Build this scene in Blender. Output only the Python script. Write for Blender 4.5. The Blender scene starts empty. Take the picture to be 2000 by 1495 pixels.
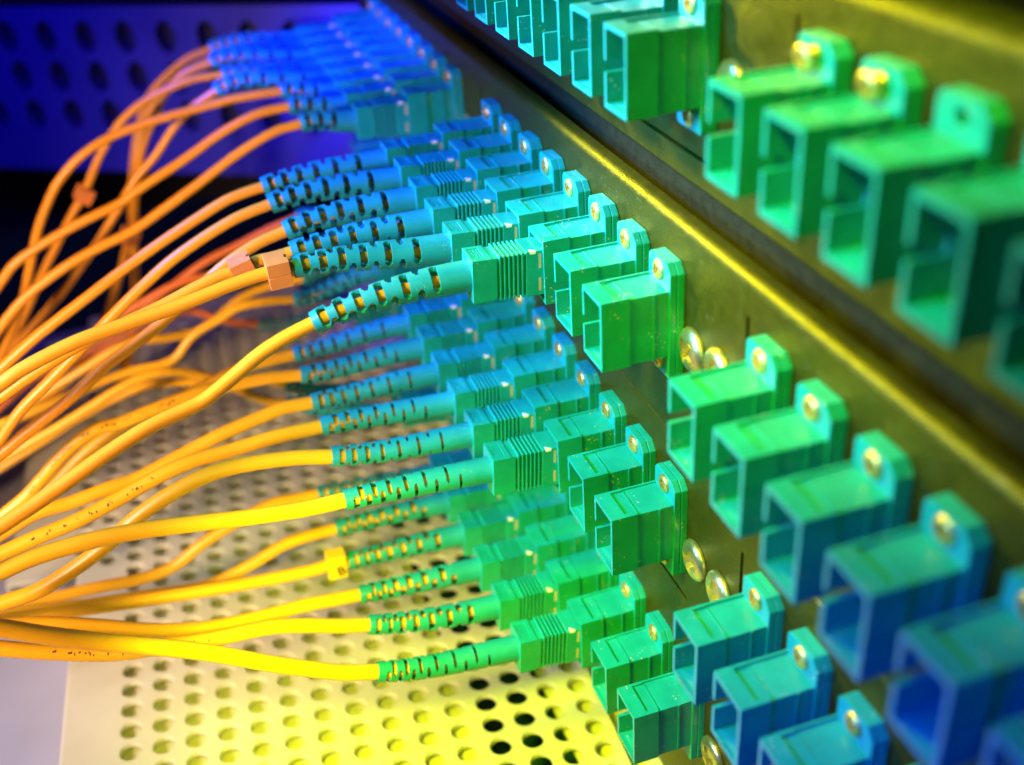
import bpy, bmesh, math, random
from mathutils import Vector, Matrix

S = 0.001            # everything below is written in millimetres: (x along the rack, o outwards from the rack, z up)
scene = bpy.context.scene
col = scene.collection

def W(x, o, z):
    return Vector((x * S, -o * S, z * S))

# ------------------------------------------------------------------ camera
cam = bpy.data.cameras.new('camera')
cam_o = bpy.data.objects.new('camera', cam)
col.objects.link(cam_o)
scene.camera = cam_o
F = Vector((-0.82281504, 0.24408639, -0.51322241))
R = Vector((0.31727779, 0.94652618, -0.05850637))
U = Vector((-0.47149784, 0.21097399, 0.85625917))
m = Matrix((R, U, -F)).transposed().to_4x4()
m.translation = W(154.2423, 60.3712, 89.2433)
cam_o.matrix_world = m
cam.sensor_width = 36.0
cam.lens = 36.0 * 2182.03 / 2000.0
cam.clip_start = 0.005
cam.clip_end = 5.0
cam.dof.use_dof = True
cam.dof.focus_distance = 0.208
cam.dof.aperture_fstop = 11.0

# ------------------------------------------------------------------ world and lamps
world = bpy.data.worlds.new('World')
scene.world = world
world.use_nodes = True
bg = world.node_tree.nodes['Background']
bg.inputs[0].default_value = (0.03, 0.05, 0.30, 1)
bg.inputs[1].default_value = 0.03
scene.view_settings.view_transform = 'Standard'
scene.view_settings.look = 'None'
scene.view_settings.gamma = 1.0
scene.view_settings.exposure = 0.0

def aim(o, src, dst):
    o.location = W(*src)
    d = W(*dst) - W(*src)
    o.rotation_euler = d.to_track_quat('-Z', 'Y').to_euler()

def spot(name, src, dst, color, watts, deg, blend, radius):
    l = bpy.data.lights.new(name, 'SPOT')
    l.color = color; l.energy = watts
    l.spot_size = math.radians(deg); l.spot_blend = blend
    l.shadow_soft_size = radius * S
    o = bpy.data.objects.new(name, l); col.objects.link(o)
    aim(o, src, dst); return o

def area(name, src, dst, color, watts, size):
    l = bpy.data.lights.new(name, 'AREA')
    l.color = color; l.energy = watts; l.size = size * S
    o = bpy.data.objects.new(name, l); col.objects.link(o)
    aim(o, src, dst); return o

spot('yellow_top_lamp', (45, 170, 185), (-5, -4, -24), (0.80, 1.0, 0.0), 5.4, 31.5, 1.0, 25)
spot('yellow_tray_fill', (32, 78, -12), (-30, 24, -114), (0.92, 1.0, 0.0), 1.1, 84, 1.0, 10)  # added spot that yellows the tray; no such source is seen
spot('yellow_side_lamp', (125, 70, 75), (-14, 0, -35), (0.75, 1.0, 0.0), 0.45, 38, 1.0, 8)
spot('yellow_shelf_fill', (80, 100, 195), (46, -14, 50), (0.70, 1.0, 0.0), 3.4, 29, 1.0, 15)  # second yellow spot, added to reach the top row's near bank
spot('yellow_rim_kicker', (-150, 75, 108), (12, -16, 21), (1.0, 0.95, 0.0), 4.2, 37, 1.0, 8)  # added at the far end to draw the bright line along the fold
spot('cool_lamp', (-15, 225, 75), (-8, 2, -8), (0.14, 0.54, 1.40), 6.0, 45, 1.0, 24)
spot('cool_shelf_lamp', (20, 160, 110), (52, -8, 46), (0.25, 0.75, 1.3), 1.7, 30, 1.0, 14)
spot('blue_boot_fill', (-90, 150, 90), (-86, 22, 4), (0.0, 0.08, 1.0), 5.0, 44, 1.0, 12)  # added to tint the second row's boots blue
spot('blue_shelf_fill', (-80, 140, 120), (-34, -6, 44), (0.0, 0.24, 1.0), 9.0, 32, 1.0, 12)  # added to turn the top row's middle bank blue-teal
spot('warm_cable_fill', (95, 265, 60), (-70, 112, -28), (1.0, 0.64, 0.42), 6.6, 50, 1.0, 20)  # unseen spot added to warm the cables on the left
spot('far_blue_lamp', (-120, 110, 110), (-196, 2, 0), (0.0, 0.02, 1.0), 9.0, 44, 1.0, 15)
spot('near_blue_lamp', (130, 150, 60), (110, -5, -52), (0.0, 0.03, 1.0), 4.0, 52, 1.0, 10)
spot('lavender_lamp', (-40, 280, 40), (-75, 118, -125), (0.66, 0.68, 1.0), 1.9, 52, 1.0, 30)
spot('back_blue_fill', (-150, 190, 70), (-325, 90, -30), (0.03, 0.0, 1.0), 1.0, 66, 1.0, 20)  # added just to light the vented panel blue
scene.cycles.max_bounces = 6
scene.cycles.use_denoising = True

# ------------------------------------------------------------------ materials
def plastic(name, base, rough=0.35, bump=0.05, scale=900.0, dust=0.0, metal=0.0, vary=0.12, spec=0.5, dustcol=(0.7, 0.68, 0.5), bdist=0.0002, coat=0.0):
    mt = bpy.data.materials.new(name); mt.use_nodes = True
    nt = mt.node_tree; N = nt.nodes; L = nt.links
    b = N['Principled BSDF']
    b.inputs['Roughness'].default_value = rough
    b.inputs['Metallic'].default_value = metal
    b.inputs['Specular IOR Level'].default_value = spec
    if coat: b.inputs['Coat Weight'].default_value = coat
    tc = N.new('ShaderNodeTexCoord'); oi = N.new('ShaderNodeObjectInfo')
    mul = N.new('ShaderNodeVectorMath'); mul.operation = 'SCALE'; mul.inputs[3].default_value = 3.0
    add = N.new('ShaderNodeVectorMath'); add.operation = 'ADD'
    L.new(oi.outputs['Location'], mul.inputs[0]); L.new(tc.outputs['Object'], add.inputs[0]); L.new(mul.outputs[0], add.inputs[1])
    n1 = N.new('ShaderNodeTexNoise'); n1.inputs['Scale'].default_value = scale * 0.16; n1.inputs['Detail'].default_value = 4
    L.new(add.outputs[0], n1.inputs['Vector'])
    mr = N.new('ShaderNodeMapRange'); mr.inputs[3].default_value = 1 - vary; mr.inputs[4].default_value = 1 + vary
    mr.inputs[1].default_value = 0.3; mr.inputs[2].default_value = 0.7
    L.new(n1.outputs['Fac'], mr.inputs[0])
    hs = N.new('ShaderNodeHueSaturation'); hs.inputs['Color'].default_value = (*base, 1)
    L.new(mr.outputs[0], hs.inputs['Value'])
    out = hs.outputs[0]
    if dust:
        nd = N.new('ShaderNodeTexVoronoi'); nd.inputs['Scale'].default_value = 1300
        L.new(add.outputs[0], nd.inputs['Vector'])
        nz = N.new('ShaderNodeTexNoise'); nz.inputs['Scale'].default_value = 260; nz.inputs['Detail'].default_value = 3
        L.new(add.outputs[0], nz.inputs['Vector'])
        r1 = N.new('ShaderNodeMapRange'); r1.inputs[1].default_value = 0.26; r1.inputs[2].default_value = 0.12
        L.new(nd.outputs['Distance'], r1.inputs[0])
        r2 = N.new('ShaderNodeMapRange'); r2.inputs[1].default_value = 0.56; r2.inputs[2].default_value = 0.66; r2.inputs[4].default_value = dust
        L.new(nz.outputs['Fac'], r2.inputs[0])
        mm = N.new('ShaderNodeMath'); mm.operation = 'MULTIPLY'
        L.new(r1.outputs[0], mm.inputs[0]); L.new(r2.outputs[0], mm.inputs[1])
        mx = N.new('ShaderNodeMix'); mx.data_type = 'RGBA'
        L.new(mm.outputs[0], mx.inputs['Factor']); L.new(out, mx.inputs[6]); mx.inputs[7].default_value = (*dustcol, 1)
        out = mx.outputs[2]
    L.new(out, b.inputs['Base Color'])
    rr = N.new('ShaderNodeMapRange'); rr.inputs[3].default_value = max(0.02, rough - 0.09); rr.inputs[4].default_value = rough + 0.12
    L.new(n1.outputs['Fac'], rr.inputs[0]); L.new(rr.outputs[0], b.inputs['Roughness'])
    if bump:
        n2 = N.new('ShaderNodeTexNoise'); n2.inputs['Scale'].default_value = scale; n2.inputs['Detail'].default_value = 3
        L.new(add.outputs[0], n2.inputs['Vector'])
        bp = N.new('ShaderNodeBump'); bp.inputs['Strength'].default_value = bump; bp.inputs['Distance'].default_value = bdist
        L.new(n2.outputs['Fac'], bp.inputs['Height']); L.new(bp.outputs[0], b.inputs['Normal'])
    return mt

M = dict(
    adapter=plastic('teal_adapter_plastic', (0.004, 0.33, 0.27), 0.36, 0.10, 1500, dust=0.8),
    plug=plastic('teal_plug_plastic', (0.005, 0.32, 0.30), 0.33, 0.08, 1500, dust=0.25),
    boot=plastic('teal_boot_rubber', (0.008, 0.29, 0.36), 0.42, 0.10, 1200, dust=0.2),
    jacket_r=plastic('reddish_jacket', (0.78, 0.19, 0.04), 0.36, 0.08, 500, vary=0.07),
    jacket_y=plastic('yellow_jacket', (0.90, 0.46, 0.014), 0.34, 0.08, 500, vary=0.07),
    jacket=plastic('orange_jacket', (0.92, 0.35, 0.016), 0.34, 0.08, 500, vary=0.05),
    clip=plastic('pale_orange_clip', (0.85, 0.27, 0.07), 0.45, 0.2, 900, vary=0.08),
    tag=plastic('yellow_tag', (0.9, 0.55, 0.01), 0.45, 0.1, 900),
    ink=plastic('black_ink', (0.008, 0.007, 0.006), 0.6, 0.0),
    brass=plastic('brass_screw', (0.78, 0.56, 0.13), 0.38, 0.35, 1500, metal=.85, vary=0.25, bdist=0.0001),
    zinc=plastic('yellow_zinc_screw', (0.80, 0.68, 0.24), 0.32, 0.6, 900, metal=.92, vary=0.25, bdist=0.0002),
    panel=plastic('bronze_powder_coat', (0.105, 0.088, 0.004), 0.38, 1.0, 3200, vary=0.14, dust=0.3, metal=0.7, spec=0.4, bdist=0.00012),
    dark=plastic('black_gap', (0.01, 0.01, 0.012), 0.6, 0.0),
    tray=plastic('cream_enamel', (0.72, 0.71, 0.47), 0.38, 0.05, 600, vary=0.04, dust=0.05, dustcol=(0.3, 0.25, 0.1)),
    under=plastic('shaded_cream_enamel', (0.68, 0.66, 0.45), 0.5, 0.05, 600, vary=0.06),  # tray cream darkened, shade of the hole floors put into the colour
    bench=plastic('pale_grey_enamel', (0.60, 0.58, 0.60), 0.5, 0.05, 300, vary=0.06),
    board=plastic('dark_green_board', (0.01, 0.07, 0.02), 0.5, 0.1, 500),
    cream=plastic('cream_inner_housing', (0.5, 0.42, 0.25), 0.4, 0.0),
    steel=plastic('dark_olive_gap_shade', (0.035, 0.028, 0.006), 0.5, 0.4, 3000, metal=.5),  # painted dark for the shade inside the long gap
    navy=plastic('navy_hole_shade', (0.008, 0.008, 0.09), 0.6, 0.0),
    white=plastic('white_mark', (0.85, 0.88, 0.85), 0.5, 0.0),
    vent=plastic('blue_grey_enamel', (0.03, 0.03, 0.42), 0.45, 0.05, 300, vary=0.08),
    backdrop=plastic('backdrop_dark', (0.05, 0.04, 0.05), 0.5, 0.1, 300),
)

# ------------------------------------------------------------------ mesh helpers (mm, local axes x, o, z)
class MB:
    def __init__(s): s.v = []; s.f = []
    def add(s, vs, fs):
        n = len(s.v); s.v += [tuple(v) for v in vs]; s.f += [tuple(i + n for i in f) for f in fs]
    def box(s, x0, x1, o0, o1, z0, z1):
        vs = [(x, o, z) for x in (x0, x1) for o in (o0, o1) for z in (z0, z1)]
        s.add(vs, [(0, 1, 3, 2), (4, 6, 7, 5), (0, 4, 5, 1), (2, 3, 7, 6), (0, 2, 6, 4), (1, 5, 7, 3)])
    def prism(s, poly, o0, o1):            # poly of (x, z), extruded along o
        n = len(poly)
        s.add([(x, o0, z) for x, z in poly] + [(x, o1, z) for x, z in poly],
              [tuple(range(n)), tuple(range(2 * n - 1, n - 1, -1))] + [(i, i + n, (i + 1) % n + n, (i + 1) % n) for i in range(n)])
    def prism_x(s, poly, x0, x1):          # poly of (o, z), extruded along x
        n = len(poly)
        s.add([(x0, o, z) for o, z in poly] + [(x1, o, z) for o, z in poly],
              [tuple(range(n)), tuple(range(2 * n - 1, n - 1, -1))] + [(i, i + n, (i + 1) % n + n, (i + 1) % n) for i in range(n)])
    def bm(s, scale=S):
        b = bmesh.new()
        vs = [b.verts.new((x * scale, -o * scale, z * scale)) for x, o, z in s.v]
        for f in s.f:
            try: b.faces.new([vs[i] for i in f])
            except ValueError: pass
        bmesh.ops.recalc_face_normals(b, faces=b.faces)
        return b

def finish(b, name, mat, smooth=None):
    me = bpy.data.meshes.new(name); b.to_mesh(me); b.free()
    me.materials.append(M[mat])
    if smooth:
        for p in me.polygons: p.use_smooth = True
        me.set_sharp_from_angle(angle=math.radians(smooth))
    return me

def carve(name, base, cuts, mat, bevel=0.12, seg=2, smooth=None):
    """exact boolean of the base by the cutters (in mm), edges rounded, then brought to metres"""
    tmp = []
    def mk(mb):
        me = bpy.data.meshes.new('tmp'); b = mb.bm(1.0); b.to_mesh(me); b.free()
        o = bpy.data.objects.new('tmp', me); col.objects.link(o); tmp.append(o); return o
    o = mk(base)
    for kind, c in cuts:
        md = o.modifiers.new('b', 'BOOLEAN'); md.operation = kind; md.solver = 'EXACT'; md.object = mk(c)
    if bevel:
        md = o.modifiers.new('v', 'BEVEL'); md.width = bevel; md.segments = seg; md.limit_method = 'ANGLE'; md.angle_limit = math.radians(35)
    dg = bpy.context.evaluated_depsgraph_get()
    me = bpy.data.meshes.new_from_object(o.evaluated_get(dg))
    me.name = name
    me.transform(Matrix.Scale(S, 4))
    me.materials.clear(); me.materials.append(M[mat])
    for t in tmp:
        d = t.data; bpy.data.objects.remove(t); bpy.data.meshes.remove(d)
    if smooth:
        for p in me.polygons: p.use_smooth = True
        me.set_sharp_from_angle(angle=math.radians(smooth))
    return me

def obj(name, me, parent=None, loc=None, **kw):
    o = bpy.data.objects.new(name, me); col.objects.link(o)
    if parent: o.parent = parent
    if loc is not None: o.location = W(*loc)
    for k, v in kw.items(): o[k] = v
    return o

def root(name, loc, label, cat, group=None):
    o = obj(name, None, None, loc, label=label, category=cat)
    o.empty_display_size = 0.003
    if group: o['group'] = group
    return o

def lathe(profile, n=32, axis_o=True):     # profile of (r, o)
    mb = MB(); k = len(profile)
    for r, o in profile:
        for i in range(n):
            a = 2 * math.pi * i / n
            mb.v.append((r * math.cos(a), o, r * math.sin(a)))
    for j in range(k - 1):
        for i in range(n):
            mb.f.append((j * n + i, j * n + (i + 1) % n, (j + 1) * n + (i + 1) % n, (j + 1) * n + i))
    mb.f.append(tuple(range(n))); mb.f.append(tuple(range((k - 1) * n, k * n)))
    return mb

# ------------------------------------------------------------------ the adapter prototype (origin where its flange meets the rack)
WX, H, D = 8.37 / 2, 6.4, 15.0
def adapter_meshes():
    b = MB(); b.box(-WX, WX, D - 5.17, D, -H, H)
    neck = MB(); neck.box(-WX + .33, WX - .33, 2.6, D - 5.0, -H + .12, H - .38)
    cav = MB(); cav.box(-WX + .72, WX - .72, 4.0, D + 1, -H + .75, H - .75)
    key = MB(); key.box(-WX - 1, -WX + 1.2, D - 4.6, D + 1, -.95, .85)
    pocket = MB(); pocket.box(-WX + .62, WX - .95, D - 6, D - 2.9, H - .40, H + 1)
    c2 = MB(); c2.box(-WX + .62, WX + 1, D - 7, D - 5.02, H - .40, H + 1)
    side = MB(); side.box(WX - .36, WX + 1, D - 9.35, D - 9.05, -20, 20)
    rail = MB(); rail.box(-WX + .02, -WX + .42, 2.7, D - 5.0, H - .6, H - .02)
    fin = MB(); fin.box(WX - .5, WX - .13, D - 9.75, D - 9.35, -H + .1, H - .36)
    housing = carve('housing', b, [('UNION', neck), ('UNION', rail), ('UNION', fin), ('DIFFERENCE', cav), ('DIFFERENCE', key), ('DIFFERENCE', pocket)], 'adapter', 0.13)
    # wedge on the cavity floor and a step line across the top
    wd = MB()
    wd.add([(-WX + .8, 5, -H + .76), (WX - .8, 5, -H + .76), (WX - .8, D - .8, -H + .76), (-WX + .8, D - .8, -H + .76), (WX - .8, 5, -H + 2.0), (WX - .8, D - 4, -H + 1.6), (-WX + 2.6, 5, -H + 1.1)],
           [(0, 1, 2, 3), (1, 4, 5, 2), (4, 6, 5), (0, 6, 4, 1), (0, 3, 6), (3, 2, 5), (3, 5, 6)])
    ridge = MB(); ridge.box(-WX + .66, WX - .5, D - 5.45, D - 5.25, H - .42, H - .26)
    step = finish(ridge.bm(), 'step_line', 'adapter'); wedge = finish(wd.bm(), 'inner_wedge', 'adapter')
    T = H + 4.2
    def half(o0, o1, e):
        p = [(-WX - e, -T + .5), (-WX + .6 - e, -T), (WX + e - .3, -T), (WX + e, -T + .3), (WX + e, T - 1.7), (WX - 1.6, T), (-WX + .7, T), (-WX - e, T - .8)]
        q = MB(); q.prism(p, o0, o1); return q
    hole = lathe([(1.0, -3), (1.0, 6)], 20)
    h2 = MB(); h2.v = [(x, o, z + H + 2.05) for x, o, z in hole.v]; h2.f = hole.f
    h3 = MB(); h3.v = [(x, o, z - H - 2.05) for x, o, z in hole.v]; h3.f = hole.f
    fa = carve('flange', half(1.42, 2.76, 0.0), [('DIFFERENCE', h2), ('DIFFERENCE', h3)], 'adapter', 0.14)
    fb = carve('back_flange', half(0.0, 1.36, 0.06), [('DIFFERENCE', h2), ('DIFFERENCE', h3)], 'adapter', 0.14)
    return housing, fa, fb, step, wedge

def screw_mesh(name, r, h, mat, slot):
    prof = [(r * .98, 0), (r, h * .18), (r * .97, h * .42), (r * .86, h * .68), (r * .66, h * .88), (r * .4, h * .98), (r * .12, h)]
    base = lathe(prof, 40)
    cuts = []
    for a in (0.35, 0.35 + math.pi / 2):
        c = MB(); w = r * slot; l = r * .62
        pts = []
        for (lx, lz) in ((-l, -w), (l, -w), (l, w), (-l, w)):
            pts.append((lx * math.cos(a) - lz * math.sin(a), lx * math.sin(a) + lz * math.cos(a)))
        c.prism(pts, h * .12, h * 2)
        cuts.append(('DIFFERENCE', c))
    return carve(name, base, cuts, mat, 0.0, smooth=40)

HOUSING, FLA, FLB, STEP, WEDGE = adapter_meshes()
SCREW = screw_mesh('screw', 1.85, 0.75, 'brass', 0.17)
BIG = screw_mesh('mounting_screw', 4.1, 1.7, 'zinc', 0.18)

rnd = random.Random(7)
def make_adapter(x, z, o, label, screws=('in', 'in'), seed=0):
    r = root('fibre_adapter', (x, o - D, z), label, 'fibre adapter', 'fibre adapters screwed to the rack panel')
    hs = obj('housing', HOUSING, r)
    obj('step_line', STEP, hs); obj('inner_wedge', WEDGE, hs)
    obj('flange', FLA, r); obj('back_flange', FLB, r)
    for k, (st, sz) in enumerate(zip(screws, (H + 2.05, -H - 2.05))):
        if st == 'none': continue
        s_ = obj('screw', SCREW, r, (rnd.uniform(-.08, .08), 2.72 if st == 'in' else 4.3, sz))
        s_.rotation_euler = (rnd.uniform(-.05, .05) if st == 'in' else .35, rnd.uniform(0, 3), 0) if st == 'in' else (0.18, 0.4, 0.2)
        if st == 'loose':
            s_['label'] = 'loose brass screw standing out of its hole'
            obj('thread', SHAFT, s_)
    return r
sh = lathe([(0.85, -5.0), (0.95, -4.6)] + [(0.95 if q % 2 else 0.72, -4.5 + q * .25) for q in range(18)], 14)
SHAFT = finish(sh.bm(), 'thread', 'brass', 30)

# ------------------------------------------------------------------ the plug, the slotted boot and the cable jacket
def plug_meshes():
    front = MB(); front.box(-3.4, 3.4, -6.0, 3.3, -4.5, 4.5)
    core = MB(); core.box(-3.0, 3.0, 3.2, 9.9, -4.0, 4.0)
    a = carve('front_shell', front, [('UNION', core)], 'plug', 0.14)
    back = MB()
    back.prism_x([(8.9, 3.6), (9.9, 4.22), (13.6, 4.22), (13.6, -4.22), (9.9, -4.22), (8.9, -3.6)], -3.45, 3.45)
    dent = MB(); dent.box(-2.4, 2.1, 10.9, 13.0, 4.08, 6)
    inner = lathe([(2.75, 12.9), (2.75, 16)], 28)
    bk = carve('back_block', back, [('DIFFERENCE', dent), ('DIFFERENCE', inner)], 'plug', 0.16)
    rib = MB(); rib.box(-3.42, 3.42, 0, .42, -4.44, 4.44)
    rb = carve('grip_rib', rib, [], 'plug', 0.12)
    em = MB(); r2 = random.Random(3)
    for i in range(4):
        for j in range(3):
            if r2.random() < .8:
                x = -2.0 + i * 1.05; o = 11.15 + j * .62; w = r2.uniform(.3, .75)
                em.box(x, x + w, o, o + r2.uniform(.12, .36), 4.07, 4.17)
    emb = finish(em.bm(), 'embossed_mark', 'plug')
    cr = MB()
    cr.box(3.36, 3.43, .35, .85, 1.0, 3.9); cr.box(3.36, 3.43, .35, .85, -3.6, -.9)
    crm = finish(cr.bm(), 'inner_housing', 'cream')
    tri = MB(); tri.prism([(2.6, 4.45), (3.44, 4.45), (3.44, 4.58), (2.6, 4.58)], 2.2, 2.25)
    t = MB(); t.add([(3.40, 1.3, 4.56), (3.40, 2.7, 4.56), (2.3, 2.55, 4.56), (3.46, 1.5, 4.0), (3.46, 2.6, 4.0), (3.0, 2.0, 4.0)],
                    [(0, 1, 2), (0, 3, 4, 1), (1, 4, 5, 2), (2, 5, 3, 0), (3, 5, 4)])
    tm = finish(t.bm(), 'white_arrow', 'white')
    return a, bk, rb, emb, crm, tm
P_FRONT, P_BACK, P_RIB, P_EMB, P_CREAM, P_ARROW = plug_meshes()

def bez(p0, p1, p2, p3, t):
    u = 1 - t
    return p0 * u ** 3 + p1 * 3 * u * u * t + p2 * 3 * u * t * t + p3 * t ** 3

def catmull(pts, per):
    out = []
    for i in range(len(pts) - 1):
        p0 = pts[i - 1] if i else pts[0] * 2 - pts[1]
        p1, p2 = pts[i], pts[i + 1]
        p3 = pts[i + 2] if i + 2 < len(pts) else p2 * 2 - p1
        for k in range(per):
            t = k / per
            out.append(0.5 * ((2 * p1) + (p2 - p0) * t + (2 * p0 - 5 * p1 + 4 * p2 - p3) * t * t + (3 * p1 - p0 - 3 * p2 + p3) * t ** 3))
    out.append(pts[-1]); return out

def frames(path):                           # vectors in mm space (x, o, z)
    T = []
    for i in range(len(path)):
        a = path[max(0, i - 1)]; b = path[min(len(path) - 1, i + 1)]
        T.append((b - a).normalized())
    n = Vector((1, 0, 0)); n = (n - T[0] * n.dot(T[0])).normalized()
    out = []
    for t in T:
        n = (n - t * n.dot(t)).normalized()
        out.append((t, n, t.cross(n)))
    return out

def tube(path, radius, n=14, bumps=None):
    fr = frames(path); mb = MB()
    for i, (p, (t, a, b)) in enumerate(zip(path, fr)):
        r = radius if bumps is None else radius * bumps(i)
        for k in range(n):
            an = 2 * math.pi * k / n
            mb.v.append(tuple(p + (a * math.cos(an) + b * math.sin(an)) * r))
    for i in range(len(path) - 1):
        for k in range(n):
            mb.f.append((i * n + k, i * n + (k + 1) % n, (i + 1) * n + (k + 1) % n, (i + 1) * n + k))
    mb.f.append(tuple(range(n))); mb.f.append(tuple(range((len(path) - 1) * n, len(path) * n)))
    return mb

def boot_mb(curve, length, r0, r1, rin, phase, n_slots, w0, w1, span):
    """rubber boot: a tube round curve(t), t 0..1 from plug to tip, with staggered slots cut through the wall"""
    NA = 36
    marks = []                              # (t0, t1, kind): kind 0 solid, 1 slot end, 2 slot full; parity
    L0 = length
    end_plain = 1.5 if w1 < w0 * 1.3 else 1.0
    s = L0 - end_plain; pitch0, k = None, 0
    total = L0 - end_plain - 5.2
    # spacing grows towards the plug
    q = 1.07; base = total * (q - 1) / (q ** n_slots - 1)
    cuts = []; pos = L0 - end_plain
    for i in range(n_slots):
        step = base * q ** i
        w = w0 + (w1 - w0) * (i / n_slots)
        c = pos - step * .5
        cuts.append((c - w / 2, c + w / 2, i % 2)); pos -= step
    cuts.sort()
    segs = []; cur = 0.0
    for a, b, par in cuts:
        nseg = 2
        for j in range(nseg): segs.append((cur + (a - cur) * j / nseg, cur + (a - cur) * (j + 1) / nseg, 0, par))
        w = b - a
        segs += [(a, a + w * .22, 1, par), (a + w * .22, b - w * .22, 2, par), (b - w * .22, b, 1, par)]
        cur = b
    segs.append((cur, L0, 0, 0))
    ts = [segs[0][0]] + [g[1] for g in segs]
    path = [curve(t / L0) for t in ts]; fr = frames(path)
    mb = MB(); idx = {}
    for i, (t, p, (tt, a, b)) in enumerate(zip(ts, path, fr)):
        f = t / L0
        ro = r0 + (r1 - r0) * f ** 1.15
        if i == len(ts) - 1: ro -= .1
        ri = rin + (ro - rin) * .32
        for lay, r in enumerate((ro, ri)):
            for k in range(NA):
                an = 2 * math.pi * k / NA
                idx[(i, k, lay)] = len(mb.v); mb.v.append(tuple(p + (a * math.cos(an) + b * math.sin(an)) * r))
    def is_open(i, k):
        if i < 0 or i >= len(segs): return None
        kind, par = segs[i][2], segs[i][3]
        if kind == 0: return False
        cen = phase + (math.pi / 2 if par else 0)
        an = 2 * math.pi * (k + .5) / NA
        d = (an - cen) % math.pi; d = min(d, math.pi - d)
        lim = span / 2 - (0 if kind == 2 else 2 * math.pi / NA * 1.1)
        return d < lim
    V = lambda i, k, l: idx[(i, k % NA, l)]
    for i in range(len(segs)):
        for k in range(NA):
            if is_open(i, k): continue
            mb.f.append((V(i, k, 0), V(i, k + 1, 0), V(i + 1, k + 1, 0), V(i + 1, k, 0)))
            mb.f.append((V(i, k, 1), V(i + 1, k, 1), V(i + 1, k + 1, 1), V(i, k + 1, 1)))
            if is_open(i, (k - 1) % NA): mb.f.append((V(i, k, 0), V(i + 1, k, 0), V(i + 1, k, 1), V(i, k, 1)))
            if is_open(i, (k + 1) % NA): mb.f.append((V(i, k + 1, 0), V(i, k + 1, 1), V(i + 1, k + 1, 1), V(i + 1, k + 1, 0)))
            if is_open(i - 1, k) in (True, None): mb.f.append((V(i, k, 0), V(i, k, 1), V(i, k + 1, 1), V(i, k + 1, 0)))
            if is_open(i + 1, k) in (True, None): mb.f.append((V(i + 1, k, 0), V(i + 1, k + 1, 0), V(i + 1, k + 1, 1), V(i + 1, k, 1)))
    return mb

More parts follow.
